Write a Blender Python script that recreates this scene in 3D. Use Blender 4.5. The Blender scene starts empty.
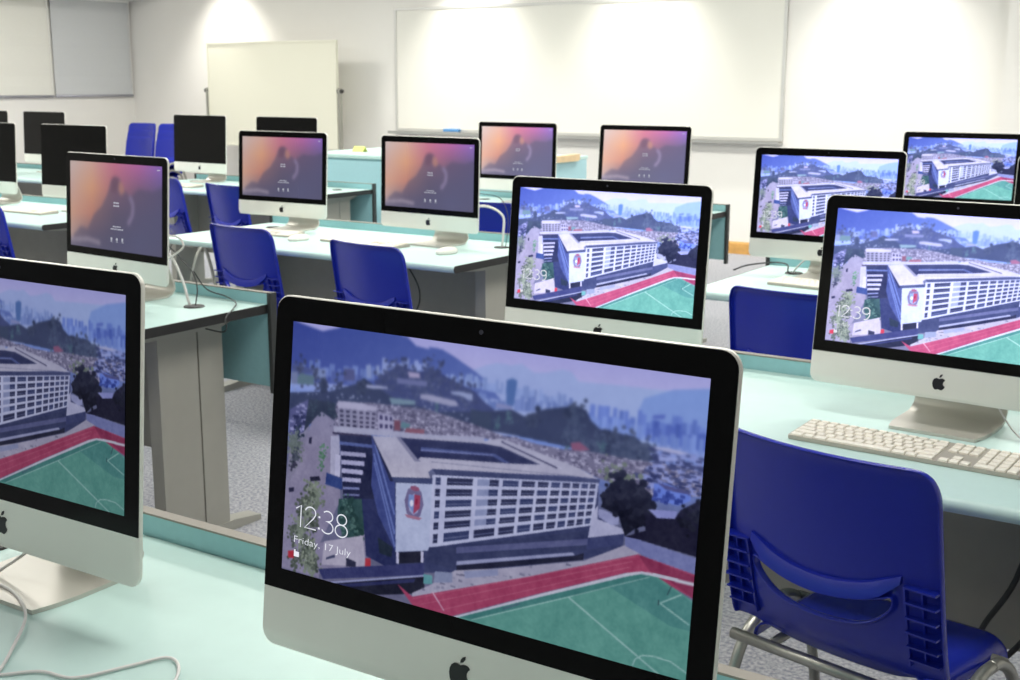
# computer classroom, built from scratch
import numpy as np, math, random
PW,PH=480,270; SS=2
class Canvas:
    def __init__(s,bg): s.a=bg; s.h,s.w=bg.shape[:2]; s.k=s.w/2000.0; s.ky=s.h/2000.0; s.r=random.Random(7)
    def xy(s,p): return [(x*s.k,y*s.ky) for x,y in p]
    def mask(s,P):
        xs=[p[0] for p in P];ys=[p[1] for p in P]
        x0=max(0,int(min(xs)));x1=min(s.w,int(max(xs))+2);y0=max(0,int(min(ys)));y1=min(s.h,int(max(ys))+2)
        if x1<=x0 or y1<=y0: return None
        Y,X=np.mgrid[y0:y1,x0:x1]+.5
        m=np.zeros(X.shape,bool)
        for (ax,ay),(bx,by) in zip(P,P[1:]+P[:1]):
            if ay==by: continue
            c=((ay>Y)!=(by>Y))&(X<(bx-ax)*(Y-ay)/(by-ay)+ax)
            m^=c
        return slice(y0,y1),slice(x0,x1),m,X
    def fill(s,P,c,c2=None,al=1.0):
        q=s.mask(P)
        if q is None: return
        sy,sx,m,X=q; c=np.array(c,float)
        if c2 is not None:
            t=np.clip((X-P[0][0]+0*X)/s.w,0,1)[...,None]; t=np.clip(X/s.w,0,1)[...,None]
            col=c*(1-t)+np.array(c2,float)*t; col=col[m]
        else: col=c
        s.a[sy,sx][m]=s.a[sy,sx][m]*(1-al)+col*al
    def line(s,P,c,w):
        w=w*s.k*.5
        for (ax,ay),(bx,by) in zip(P,P[1:]):
            d=math.hypot(bx-ax,by-ay) or 1; nx,ny=-(by-ay)/d*w,(bx-ax)/d*w
            s.fill([(ax+nx,ay+ny),(bx+nx,by+ny),(bx-nx,by-ny),(ax-nx,ay-ny)],c)
    def blob(s,x,y,rx,ry,c):
        s.fill([(x+rx*math.cos(t*.785),y+ry*math.sin(t*.785)) for t in range(8)],c)
    def jit(s,c,d): 
        j=s.r.uniform(-d,d); return [v+j for v in c]
def inside(P,x,y):
    m=False
    for (ax,ay),(bx,by) in zip(P,P[1:]+P[:1]):
        if (ay>y)!=(by>y) and x<(bx-ax)*(y-ay)/(by-ay)+ax: m=not m
    return m
def quadmap(Q,u,v):
    # projective map of unit square to quad TL,TR,BR,BL
    (x0,y0),(x1,y1),(x2,y2),(x3,y3)=Q
    dx1,dx2,dx3=x1-x2,x3-x2,x0-x1+x2-x3; dy1,dy2,dy3=y1-y2,y3-y2,y0-y1+y2-y3
    D=dx1*dy2-dx2*dy1; g=(dx3*dy2-dx2*dy3)/D; h=(dx1*dy3-dx3*dy1)/D
    w=g*u+h*v+1
    return ((x1-x0+g*x1)*u+(x3-x0+h*x3)*v+x0)/w, ((y1-y0+g*y1)*u+(y3-y0+h*y3)*v+y0)/w
def cell(Q,u0,u1,v0,v1): return [quadmap(Q,u0,v0),quadmap(Q,u1,v0),quadmap(Q,u1,v1),quadmap(Q,u0,v1)]
def campus(DATA):
    H,W=PH*SS,PW*SS
    V,U=np.mgrid[0:H,0:W]; U=U/W;V=V/H
    # open sky fading into the blue haze above the town
    cols=[(0,(150,150,205)),(.10,(165,163,210)),(.2,(150,160,210)),(.30,(98,124,195)),(.40,(92,108,165)),(.5,(84,88,120)),(1,(90,90,118))]
    bg=np.zeros((H,W,3))
    for k in range(3): bg[...,k]=np.interp(V,[c[0] for c in cols],[c[1][k] for c in cols])
    C=Canvas(bg); r=C.r
    for row in DATA:
        kind,col,P=row[0],row[1],C.xy(row[2]); ex=row[3] if len(row)>3 else None
        if kind=='P': C.fill(P,col,ex)
        elif kind=='L': C.line(P,col,ex[0])
        elif kind=='T':
            n,h0,h1=ex;(ax,ay),(bx,by)=P
            for i in range(n):
                t=(i+r.uniform(.1,.9))/n; x=ax+(bx-ax)*t; y=ay+(by-ay)*t; h=r.uniform(h0,h1)*C.ky*1.15; w=r.uniform(.25,.48)*abs(bx-ax)/n+1.2
                c=C.jit(col,12); C.fill([(x-w,y-h),(x+w,y-h),(x+w,y+4),(x-w,y+4)],c)
                if h>14:
                    C.fill([(x-w*.2,y-h),(x+w*.1,y-h),(x+w*.1,y+4),(x-w*.2,y+4)],[v*.88 for v in c])
        elif kind=='B':
            n,rad,sp=ex
            for i in range(n*len(P)):
                x,y=P[i%len(P)]; x+=r.gauss(0,sp*.55)*C.k; y+=r.gauss(0,sp*.8)*C.k; q=rad*C.k*r.uniform(.12,.42)
                C.blob(x,y,q,q*.9,C.jit(col,11))
        elif kind=='S':
            n,w,h=ex; xs=[p[0] for p in P];ys=[p[1] for p in P]
            i=0
            for _ in range(n*6):
                if i>=n: break
                x=r.uniform(min(xs),max(xs));y=r.uniform(min(ys),max(ys))
                if not inside(P,x,y): continue
                i+=1; a=w*C.k*r.uniform(.4,1);b=h*C.k*r.uniform(.4,1)
                C.fill([(x-a,y-b),(x+a,y-b*.7),(x+a,y+b),(x-a,y+b)],C.jit(col,16))
        elif kind=='Q':
            C.fill(P,col); nr,nc=ex[0],ex[1]
            for j in range(nr):
                for i in range(nc):
                    C.fill(cell(P,(i+.3)/nc,(i+.85)/nc,(j+.25)/nr,(j+.75)/nr),ex[2])
        elif kind=='F':
            C.fill(P,col)
            # window bays of the long facade: column edges and six floors
            E=[0,.035]+[.035+(1-.035)*q for q in (.105,.215,.33,.44,.545,.64,.73,.815,.90,1.0)]
            E=[0,.04,.165,.285,.39,.49,.58,.665,.745,.825,.905,.98]
            for j in range(6):
                v0=.03+j*.155; hh=.10 if j<5 else .13
                if j==5: v0=.815
                for i in range(len(E)-1):
                    a,b=E[i]+.012,E[i+1]-.008
                    if i==0: b=E[1]-.01
                    dark=(38,42,72) if (i+j)%3 else (46,54,92)
                    C.fill(cell(P,a,b,v0,v0+hh),dark)
                    C.fill(cell(P,a,b,v0+hh*.55,v0+hh*.68),(86,92,128))
                    if i in(2,) and j<5: C.fill(cell(P,a,a+.055,v0,v0+hh),(120,128,165))
                    if i>3 and j in (0,1): C.fill(cell(P,a-.004,b+.004,v0+hh,v0+hh+.03),(172,174,204))
        elif kind=='C':
            x,y=P[0]; R=50*C.k
            C.blob(x,y,R*1.0,R*1.45,(96,90,128))
            C.blob(x,y+R*.15,R*.6,R*.9,(140,146,184))
            C.fill([(x,y-R*.7),(x+R*.6,y-R*.7),(x+R*.6,y+R*.4),(x,y+R*1.0)],(136,56,84))
            C.fill([(x-R*.6,y-R*.6),(x,y-R*.6),(x,y+R*.9),(x-R*.6,y+R*.3)],(104,124,176))
            C.blob(x-R*.25,y+R*.1,R*.2,R*.3,(190,190,212)); C.blob(x+R*.25,y-R*.1,R*.14,R*.3,(120,30,60))
            C.blob(x,y-R*1.2,R*.5,R*.22,(120,70,100))
            C.fill([(x-R*.9,y+R*1.15),(x+R*.9,y+R*1.15),(x+R*.6,y+R*1.4),(x-R*.6,y+R*1.4)],(140,100,125))
    a=C.a.reshape(PH,SS,PW,SS,3).mean((1,3))
    # soft cloudiness and grain of an aerial photograph
    rs=np.random.RandomState(3)
    for n,amp in ((30,5),(90,5),(240,5)):
        g=rs.uniform(-1,1,(max(2,int(n*.56)),n)); yy=np.linspace(0,g.shape[0]-1.001,PH);xx=np.linspace(0,n-1.001,PW)
        yi=yy.astype(int)[:,None];xi=xx.astype(int)[None];fy=(yy[:,None]-yi);fx=(xx[None]-xi)
        t=(g[yi,xi]*(1-fx)+g[yi,xi+1]*fx)*(1-fy)+(g[yi+1,xi]*(1-fx)+g[yi+1,xi+1]*fx)*fy
        a=a+(t*amp)[...,None]*np.array([1,1,.9])*np.interp(np.arange(PH)/PH,[0,.25,.4],[.35,.5,1])[:,None,None]
    far=np.interp(np.arange(PH)/PH,[0,.22,.36,.48],[1,1,.45,0])[:,None,None]
    a=a*(1-far)+blur(a,4)*far
    hz=np.interp(np.arange(PH)/PH,[0,.12,.25,.42,.5],[.05,.14,.22,.10,0])[:,None,None]
    a=a*(1-hz)+np.array([128,140,190])*hz
    b=a.copy(); b[1:-1,1:-1]=a[1:-1,1:-1]*.6+.1*(a[:-2,1:-1]+a[2:,1:-1]+a[1:-1,:-2]+a[1:-1,2:])
    return np.clip(b,0,255)/255
def blur(a,n):
    for _ in range(n):
        q=np.pad(a,((1,1),(1,1),(0,0)),'edge'); a=(q[1:-1,1:-1]*2+q[:-2,1:-1]+q[2:,1:-1]+q[1:-1,:-2]+q[1:-1,2:])/6
    return a
def login():
    W,H=176,99
    G=np.array([[(185,168,165),(192,152,142),(182,104,130),(168,92,150),(128,92,178)],
      [(184,152,145),(196,142,112),(158,98,112),(112,82,112),(88,78,120)],
      [(190,146,126),(172,116,104),(98,82,102),(86,80,114),(80,80,120)],
      [(170,142,136),(104,88,106),(76,76,105),(80,84,122),(78,80,115)],
      [(132,126,140),(96,92,115),(78,78,108),(84,87,124),(80,80,112)]],float)
    V,U=np.mgrid[0:H,0:W]; fu=(U+.5)/W*4; fv=np.interp((V+.5)/H,[0,.3,.6,.85,1],[0,1,2,3,4])
    i=np.clip(fu.astype(int),0,3);j=np.clip(fv.astype(int),0,3);a=(fu-i)[...,None];b=(fv-j)[...,None]
    bg=(G[j,i]*(1-a)+G[j,i+1]*a)*(1-b)+(G[j+1,i]*(1-a)+G[j+1,i+1]*a)*b
    C=Canvas(bg); xy=lambda P:[(x*W,y*H) for x,y in P]
    C.fill(xy([(-.02,1.02),(.04,.86),(.12,.76),(.2,.78),(.27,.60),(.36,.50),(.42,.36),(.46,.2),(.5,.15),(.56,.17),(.61,.3),(.67,.36),(.76,.27),(.9,.29),(1.02,.22),(1.02,1.02)]),(72,68,96),None,.55)
    C.fill(xy([(.47,.17),(.53,.15),(.55,.22),(.52,.33),(.46,.33)]),(92,62,84),None,.6)
    C.fill(xy([(.55,.2),(.59,.22),(.61,.32),(.57,.36),(.54,.30)]),(176,122,108),None,.7)
    C.line(xy([(.66,.36),(.70,.45),(.69,.58),(.64,.68)]),(120,108,140),60)
    C.line(xy([(0,.93),(.2,.90),(.34,.93)]),(135,125,142),50)
    a=blur(C.a,14)
    return np.clip(a,0,255)/255
CAMPUS = [
 ('P',(140,150,202),[(988,164),(1037,127),(1085,101),(1155,102),(1202,82),(1259,130),(1313,119),(1384,83),(1424,84),(1461,147),(1638,131),(1821,122),(1999,76),(2002,216),(1950,476),(63,768),(716,370)],(142,160,206)),
 ('P',(112,138,200),[(1741,194),(1856,109),(2005,67),(2018,400),(1717,424),(1721,286)]),
 ('P',(42,56,130),[(-5,-4),(43,9),(122,35),(174,50),(281,-1),(437,-7),(564,-3),(635,5),(684,62),(753,73),(746,55),(814,58),(875,98),(929,140),(974,174),(1027,224),(1081,305),(1115,356),(-40,475)],(104,126,186)),
 ('T',(92,112,176),[(7,404),(517,347)],(16,40,100)),
 ('T',(70,85,150),[(8,439),(407,406)],(13,30,70)),
 ('T',(125,140,195),[(507,305),(748,274)],(16,70,110)),
 ('T',(120,140,195),[(847,275),(1411,328)],(40,15,75)),
 ('T',(95,115,175),[(980,435),(1439,362)],(26,30,90)),
 ('T',(88,112,190),[(1508,420),(2002,423)],(26,60,130)),
 ('T',(110,135,205),[(1496,443),(2005,470)],(24,30,90)),
 ('T',(62,84,168),[(1755,453),(2004,460)],(10,60,120)),
 ('T',(105,130,200),[(1784,542),(1994,482)],(9,70,110)),
 ('P',(70,88,170),[(1783,295),(1833,278),(1831,307),(1781,320)]),
 ('P',(62,92,150),[(1136,215),(1160,192),(1186,203),(1177,386),(1141,379)]),
 ('P',(120,125,170),[(1096,385),(1170,388),(1168,414),(1094,417)]),
 ('P',(55,65,115),[(4,335),(127,355),(133,388),(7,416)]),
 ('P',(105,120,165),[(129,349),(199,339),(206,418),(132,423)]),
 ('P',(62,66,112),[(303,311),(361,306),(369,392),(306,406)]),
 ('P',(120,135,180),[(425,262),(448,246),(457,350),(433,355)]),
 ('P',(120,135,180),[(477,251),(497,247),(500,329),(485,332)]),
 ('P',(44,52,96),[(471,380),(508,327),(561,260),(606,220),(638,235),(693,248),(761,228),(739,229),(769,209),(808,230),(854,257),(937,302),(989,327),(1036,389),(1088,434),(1051,543),(726,574),(525,501)]),
 ('B',(52,60,96),[(564,315),(675,355),(519,380),(737,362),(802,274),(910,346),(970,384),(608,261),(756,252)],(40,26,40)),
 ('B',(84,92,130),[(639,407),(724,409),(791,352),(885,437),(944,444),(836,513)],(14,12,30)),
 ('B',(40,46,72),[(139,421),(59,381),(193,489),(276,447)],(30,24,34)),
 ('P',(150,140,175),[(647,261),(709,261),(712,294),(657,303)]),
 ('P',(90,95,140),[(591,319),(750,311),(751,348),(597,360)]),
 ('P',(130,140,180),[(866,356),(917,344),(980,350),(980,395),(956,396),(933,377),(878,372)]),
 ('P',(70,95,105),[(60,404),(138,410),(137,479),(2,499)]),
 ('P',(95,105,140),[(3,405),(42,397),(42,490),(2,499)]),
 ('P',(32,40,68),[(-17,574),(228,508),(438,376),(571,467),(799,523),(975,478),(1171,413),(1228,445),(1320,371),(1436,322),(1444,311),(1503,331),(1526,395),(1567,444),(1656,450),(1718,453),(1784,532),(1808,539),(1846,571),(1787,598),(1715,616),(1602,617),(1407,602),(1166,588),(727,597),(6,823)]),
 ('B',(30,38,62),[(192,466),(408,439),(1021,530),(1270,455),(1434,379),(1628,507),(1692,542),(1597,529),(1755,554)],(34,40,20)),
 ('B',(46,56,82),[(1469,535),(1567,548),(1649,545),(1709,518),(1761,552),(1683,594),(1511,583),(1460,372),(1441,498)],(60,26,34)),
 ('S',(110,118,150),[(3,510),(143,524),(811,455),(977,510),(1065,540),(1046,587),(728,628),(526,523),(264,552),(6,580)],(60,7,5)),
 ('B',(56,84,96),[(1153,475),(1107,529),(1580,564),(1435,635),(627,498),(805,478)],(26,14,16)),
 ('P',(145,150,185),[(432,409),(480,402),(544,399),(548,412),(473,429),(432,428)]),
 ('P',(100,125,140),[(555,477),(696,465),(693,498),(573,522)]),
 ('P',(140,140,170),[(718,412),(763,402),(899,417),(915,451),(871,462),(719,445)]),
 ('P',(34,44,66),[(974,457),(1075,464),(1074,579),(980,583)]),
 ('P',(120,66,92),[(1445,572),(1483,556),(1531,598),(1454,630)]),
 ('P',(98,94,120),[(266,586),(462,538),(775,516),(1045,579),(1139,606),(1195,601),(1278,620),(1373,624),(1408,627),(1538,606),(1690,612),(1812,601),(1907,597),(1996,609),(1999,760),(1814,849),(1573,776),(1486,733),(1381,765),(1169,650),(1049,651),(732,716),(263,779),(271,583)]),
 ('S',(156,152,178),[(266,586),(462,538),(775,516),(1045,579),(1139,606),(1195,601),(1278,620),(1373,624),(1408,627),(1538,606),(1690,612),(1812,601),(1907,597),(1996,609),(1999,760),(1814,849),(1573,776),(1486,733),(1381,765),(1169,650),(1049,651),(732,716),(263,779),(271,583)],(620,8,5)),
 ('S',(62,58,82),[(266,586),(462,538),(775,516),(1045,579),(1139,606),(1195,601),(1278,620),(1373,624),(1408,627),(1538,606),(1690,612),(1812,601),(1907,597),(1996,609),(1999,760),(1814,849),(1573,776),(1486,733),(1381,765),(1169,650),(1049,651),(732,716),(263,779),(271,583)],(520,8,5)),
 ('S',(125,135,195),[(1782,507),(1995,505),(2004,759),(1773,783),(1732,698),(1812,606)],(160,14,6)),
 ('S',(36,42,84),[(1782,507),(1995,505),(2004,759),(1773,783),(1732,698),(1812,606)],(110,16,7)),
 ('P',(165,165,200),[(1794,502),(1842,491),(1949,504),(1903,521),(1807,515)]),
 ('P',(140,150,205),[(1816,561),(1892,544),(1900,566),(1823,588)]),
 ('B',(96,108,92),[(1608,725),(1653,732),(1709,734)],(14,30,26)),
 ('P',(158,154,180),[(278,569),(386,554),(492,562),(494,595),(388,610),(281,626)]),
 ('Q',(120,118,145),[(281,628),(389,612),(395,755),(291,766)],(4,3,(30,28,50))),
 ('Q',(128,125,152),[(390,612),(494,601),(492,735),(399,754)],(4,3,(40,36,60))),
 ('Q',(150,146,176),[(502,604),(582,606),(588,721),(508,736)],(2,3,(40,36,70))),
 ('P',(100,55,70),[(591,637),(623,634),(626,710),(594,714)]),
 ('P',(75,110,120),[(631,638),(678,647),(665,689),(625,683)]),
 ('P',(115,65,80),[(656,680),(749,667),(750,699),(650,715)]),
 ('P',(48,54,90),[(295,818),(474,790),(740,878),(793,1016),(1579,810),(1585,1003),(1707,1207),(1554,1341),(1154,1567),(948,1671),(794,1731),(550,1724),(494,1094)]),
 ('P',(118,114,142),[(141,753),(190,677),(260,722),(288,772),(322,1337),(219,1710),(465,1553),(486,1821),(228,1918),(222,1991),(108,1988),(0,1987),(-6,1431),(24,1279)]),
 ('P',(112,110,136),[(-6,1431),(24,1279),(87,1106),(106,937),(126,803),(23,854),(3,1214)]),
 ('P',(66,68,112),[(6,703),(110,599),(118,771),(94,864),(8,917)]),
 ('S',(130,130,175),[(6,703),(110,599),(118,771),(94,864),(8,917)],(34,12,8)),
 ('S',(30,34,70),[(34,710),(104,704),(93,836),(32,863)],(20,16,12)),
 ('P',(26,34,52),[(113,598),(254,587),(284,693),(260,717),(190,677),(166,712),(126,792),(94,859)]),
 ('B',(30,42,58),[(146,659),(240,659),(68,877)],(26,22,26)),
 ('B',(88,98,100),[(45,954),(56,1009),(28,982)],(70,20,28)),
 ('B',(58,64,80),[(42,1084),(44,1131),(58,1056)],(22,20,18)),
 ('B',(40,40,62),[(53,1128),(36,1157)],(14,20,10)),
 ('B',(74,108,92),[(215,947),(205,1008),(204,1095),(214,1034)],(16,18,18)),
 ('B',(100,110,102),[(157,1308),(185,1346),(170,1398),(140,1513),(92,1624),(113,1700),(160,1766),(147,1878),(175,1915)],(60,26,34)),
 ('B',(66,74,70),[(143,1371),(103,1467),(169,1574),(59,1683),(127,1826),(158,1731),(191,1873),(77,1904)],(36,26,32)),
 ('B',(112,120,112),[(165,1282),(138,1455),(99,1574),(166,1705),(108,1785),(172,1845)],(26,18,30)),
 ('P',(30,30,52),[(142,1207),(195,1185),(205,1217),(146,1241)]),
 ('P',(34,34,60),[(21,1333),(52,1317),(53,1352),(23,1368)]),
 ('P',(30,30,56),[(127,896),(143,892),(141,945),(124,944)]),
 ('P',(150,40,55),[(34,1842),(69,1823),(72,1888),(37,1895)]),
 ('P',(150,150,178),[(249,852),(297,838),(305,962),(280,1165),(258,1160)]),
 ('P',(40,56,110),[(236,1144),(326,1163),(330,1253),(232,1238)]),
 ('P',(165,165,195),[(280,986),(310,984),(313,1155),(284,1152)]),
 ('P',(26,30,60),[(295,818),(482,788),(501,929),(519,1126),(533,1268),(338,1331),(314,983)]),
 ('L',(74,86,140),[(301,892),(486,868)],(14,)),
 ('L',(142,142,176),[(309,970),(449,946)],(18,)),
 ('L',(146,146,182),[(316,1037),(444,1013)],(20,)),
 ('L',(150,150,186),[(321,1102),(439,1083)],(20,)),
 ('L',(150,150,186),[(327,1169),(430,1149)],(18,)),
 ('L',(105,112,160),[(334,1236),(424,1212)],(10,)),
 ('L',(100,105,150),[(340,1285),(427,1263)],(8,)),
 ('P',(40,66,70),[(313,1328),(444,1286),(464,1530),(418,1615),(342,1607),(310,1445)]),
 ('B',(34,58,60),[(374,1377),(412,1479),(352,1454),(431,1542)],(20,40,26)),
 ('B',(64,92,92),[(356,1360),(397,1508),(356,1545)],(26,18,30)),
 ('P',(150,146,168),[(244,1689),(457,1567),(481,1800),(235,1880)]),
 ('P',(36,38,62),[(371,1771),(426,1785),(428,1825),(374,1842)]),
 ('P',(150,45,60),[(478,1737),(506,1727),(509,1789),(478,1800)]),
 ('P',(55,60,90),[(258,1813),(307,1771),(308,1794),(259,1830)]),
 ('P',(32,38,78),[(440,1287),(525,1260),(645,1591),(656,1734),(589,1759),(481,1719)]),
 ('P',(26,36,52),[(538,1550),(621,1600),(617,1680),(552,1670)]),
 ('P',(150,150,176),[(262,771),(419,743),(758,700),(1048,641),(1050,683),(759,733),(430,791),(269,819)]),
 ('P',(40,36,62),[(256,817),(470,786),(475,797),(261,835)]),
 ('P',(52,62,116),[(475,793),(592,1065),(613,1107),(638,1629),(534,1379),(488,1170),(487,947)]),
 ('L',(86,100,158),[(493,920),(628,1496)],(10,)),
 ('L',(86,100,158),[(497,986),(632,1594)],(8,)),
 ('L',(86,100,158),[(498,851),(621,1350)],(10,)),
 ('P',(30,34,66),[(481,802),(491,799),(606,1100),(588,1105)]),
 ('P',(158,156,178),[(479,789),(759,726),(1050,670),(1130,627),(1486,733),(1583,788),(1419,825),(1181,868),(1047,896),(801,948),(782,975),(795,1017),(748,1029),(596,1069)]),
 ('L',(128,128,152),[(795,895),(1455,798)],(5,)),
 ('P',(112,112,140),[(605,760),(636,755),(741,909),(711,918)]),
 ('P',(28,32,66),[(630,761),(734,743),(1051,688),(1129,687),(1316,761),(1191,792),(740,876),(725,896)]),
 ('P',(62,72,122),[(737,802),(1104,747),(1177,792),(1149,798),(1090,764),(738,829)]),
 ('P',(100,108,158),[(737,818),(1090,756),(1098,764),(738,830)]),
 ('L',(40,40,68),[(1131,650),(1394,761)],(8,)),
 ('L',(175,172,196),[(1141,647),(1414,760)],(5,)),
 ('P',(60,66,104),[(801,945),(1047,891),(1180,864),(1462,797),(1584,782),(1581,811),(1464,836),(1056,933),(831,989)]),
 ('P',(52,60,98),[(596,1069),(774,1026),(793,1018),(834,1003),(828,1027),(809,998),(812,1057),(609,1103)]),
 ('P',(50,56,92),[(801,948),(1047,898),(1181,868),(1463,811),(1583,788),(1581,811),(1464,836),(1056,930),(830,988)]),
 ('P',(152,160,192),[(618,1105),(812,1057),(821,1552),(638,1629)]),
 ('F',(160,164,196),[(805,989),(1579,810),(1565,1106),(810,1534)],(6,)),
 ('P',(44,50,84),[(810,1530),(949,1475),(1551,1146),(1550,1197),(1550,1279),(951,1585),(947,1650),(790,1647)]),
 ('P',(74,78,118),[(946,1482),(1550,1204),(1549,1248),(948,1527)]),
 ('P',(128,132,168),[(951,1585),(1487,1322),(1500,1337),(952,1614)]),
 ('P',(26,28,50),[(952,1614),(1500,1341),(1537,1307),(1537,1357),(1154,1555),(955,1664)]),
 ('P',(24,26,44),[(643,1632),(783,1571),(787,1655),(647,1717)]),
 ('L',(165,165,195),[(648,1625),(652,1715)],(14,)),
 ('L',(165,165,195),[(775,1574),(779,1658)],(14,)),
 ('P',(44,48,92),[(217,1920),(789,1661),(793,1748),(248,1991)]),
 ('P',(20,22,40),[(292,2006),(794,1757),(800,1885),(567,1990),(404,2037)]),
 ('L',(130,135,175),[(292,2002),(794,1753)],(8,)),
 ('P',(36,40,80),[(301,2014),(749,1793),(743,1824),(418,1985)]),
 ('P',(140,138,162),[(737,1907),(823,1815),(947,1654),(1154,1561),(1540,1362),(1710,1190),(1778,1231),(1291,1570),(739,1937)]),
 ('S',(110,110,135),[(737,1907),(823,1815),(947,1654),(1154,1561),(1540,1362),(1710,1190),(1730,1233),(1290,1560),(738,1925)],(50,14,6)),
 ('P',(120,126,160),[(990,1644),(1154,1567),(1157,1612),(999,1693)]),
 ('P',(110,118,150),[(847,1699),(934,1676),(937,1749),(844,1786)]),
 ('P',(80,130,140),[(790,1742),(834,1736),(837,1799),(793,1816)]),
 ('P',(148,150,182),[(1563,1010),(1583,963),(1586,1055),(1704,1088),(1702,1116),(1550,1197)]),
 ('P',(128,132,172),[(1584,983),(1616,988),(1674,1013),(1677,1062),(1646,1078),(1590,1041)]),
 ('P',(50,56,96),[(1550,1204),(1702,1116),(1701,1193),(1548,1280)]),
 ('P',(16,18,36),[(1614,833),(1655,771),(1698,753),(1754,770),(1800,814),(1828,883),(1819,945),(1808,968),(1706,1130),(1691,1077),(1674,1003),(1596,969)]),
 ('B',(18,20,38),[(1676,814),(1751,829),(1736,992),(1782,937),(1637,906)],(24,50,34)),
 ('P',(20,20,42),[(1782,937),(1832,960),(1903,946),(1923,881),(2000,789),(2003,914),(2001,1166),(1773,1135),(1707,1133),(1789,1063)]),
 ('B',(18,20,36),[(1972,913),(1952,958),(2005,864)],(12,40,30)),
 ('P',(88,112,198),[(1808,743),(1855,724),(1958,764),(1958,812),(1910,856),(1862,852),(1813,839)]),
 ('P',(60,60,110),[(1819,730),(1946,753),(1959,773),(1857,767)]),
 ('S',(40,55,130),[(1809,772),(1954,794),(1910,856),(1814,849)],(24,12,10)),
 ('P',(120,125,180),[(1793,919),(1912,894),(1903,946),(1832,965)]),
 ('P',(98,104,152),[(1707,1133),(1773,1135),(2001,1175),(2002,1277),(1875,1275),(1710,1196)]),
 ('P',(136,54,86),[(655,1867),(739,1935),(1291,1570),(1766,1233),(2002,1283),(2006,1445),(1832,1352),(1726,1373),(1362,1658),(942,2002),(742,1999)]),
 ('P',(112,40,72),[(1766,1233),(2003,1296),(2006,1445),(1903,1363),(1819,1328)]),
 ('L',(158,90,115),[(739,1952),(1755,1252)],(2,)),
 ('L',(158,90,115),[(786,1975),(1745,1289)],(2,)),
 ('L',(158,90,115),[(890,1975),(1736,1331)],(2,)),
 ('L',(170,140,165),[(840,1858),(905,1975)],(5,)),
 ('P',(76,128,122),[(950,1999),(1363,1674),(1727,1387),(1785,1357),(1844,1347),(2007,1463),(2015,2033),(1906,2035)]),
 ('P',(54,104,104),[(950,1999),(1363,1674),(1727,1387),(1808,1348),(1821,1362),(1503,1618),(1049,1979)]),
 ('P',(64,114,114),[(1647,1492),(1833,1358),(2007,1472),(2007,1661),(1920,1660)]),
 ('P',(164,166,184),[(943,2007),(1362,1662),(1726,1375),(1784,1342),(1855,1332),(2005,1338),(2006,1360),(1844,1355),(1785,1360),(1733,1394),(1363,1684),(964,2004)]),
 ('L',(132,165,165),[(1042,1986),(1503,1622)],(4,)),
 ('L',(120,150,152),[(1503,1622),(1821,1366)],(3,)),
 ('L',(132,165,165),[(1485,1639),(1905,2016)],(6,)),
 ('L',(132,165,165),[(1778,1994),(1788,1941),(1816,1903),(1862,1889),(1933,1894),(2006,1946)],(5,)),
 ('L',(132,165,165),[(1779,2003),(1810,2018)],(4,)),
 ('L',(132,165,165),[(1953,1434),(1871,1524),(1993,1620)],(5,)),
 ('L',(40,60,70),[(1911,1397),(1897,1460)],(4,)),
 ('L',(40,60,70),[(1864,1502),(1864,1540)],(4,)),
 ('L',(60,80,100),[(1189,1843),(1267,1774)],(6,)),
 ('C',(0,0,0),[(719,1225)]),
]
LP,SP,EXPO={-1.2:11,1.6:21,4.4:47,7.4:44},115,0.0
import bpy, bmesh, math, random
import numpy as np
from mathutils import Matrix, Vector
R = math.radians
SC = bpy.context.scene
COL = SC.collection

# ---------------------------------------------------------------- materials
def mat(name, col, rough=.5, metal=0.0, spec=.5, noise=0.0, nscale=40.0, bump=0.0, bscale=200.0, coat=0.0):
    m = bpy.data.materials.new(name); m.use_nodes = True
    nt = m.node_tree; b = nt.nodes['Principled BSDF']
    b.inputs['Base Color'].default_value = (*col, 1); b.inputs['Roughness'].default_value = rough
    b.inputs['Metallic'].default_value = metal; b.inputs['Specular IOR Level'].default_value = spec
    b.inputs['Coat Weight'].default_value = coat
    tc = nt.nodes.new('ShaderNodeTexCoord')
    if noise:
        n = nt.nodes.new('ShaderNodeTexNoise'); n.inputs['Scale'].default_value = nscale; n.inputs['Detail'].default_value = 4
        r = nt.nodes.new('ShaderNodeValToRGB')
        r.color_ramp.elements[0].position = .3; r.color_ramp.elements[1].position = .7
        r.color_ramp.elements[0].color = (*[c*(1-noise) for c in col], 1)
        r.color_ramp.elements[1].color = (*[min(1, c*(1+noise)) for c in col], 1)
        nt.links.new(tc.outputs['Object'], n.inputs['Vector']); nt.links.new(n.outputs['Fac'], r.inputs['Fac'])
        nt.links.new(r.outputs['Color'], b.inputs['Base Color'])
    if bump:
        n = nt.nodes.new('ShaderNodeTexNoise'); n.inputs['Scale'].default_value = bscale; n.inputs['Detail'].default_value = 3
        bp = nt.nodes.new('ShaderNodeBump'); bp.inputs['Strength'].default_value = bump; bp.inputs['Distance'].default_value = .002
        nt.links.new(tc.outputs['Object'], n.inputs['Vector']); nt.links.new(n.outputs['Fac'], bp.inputs['Height'])
        nt.links.new(bp.outputs['Normal'], b.inputs['Normal'])
    return m
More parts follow.
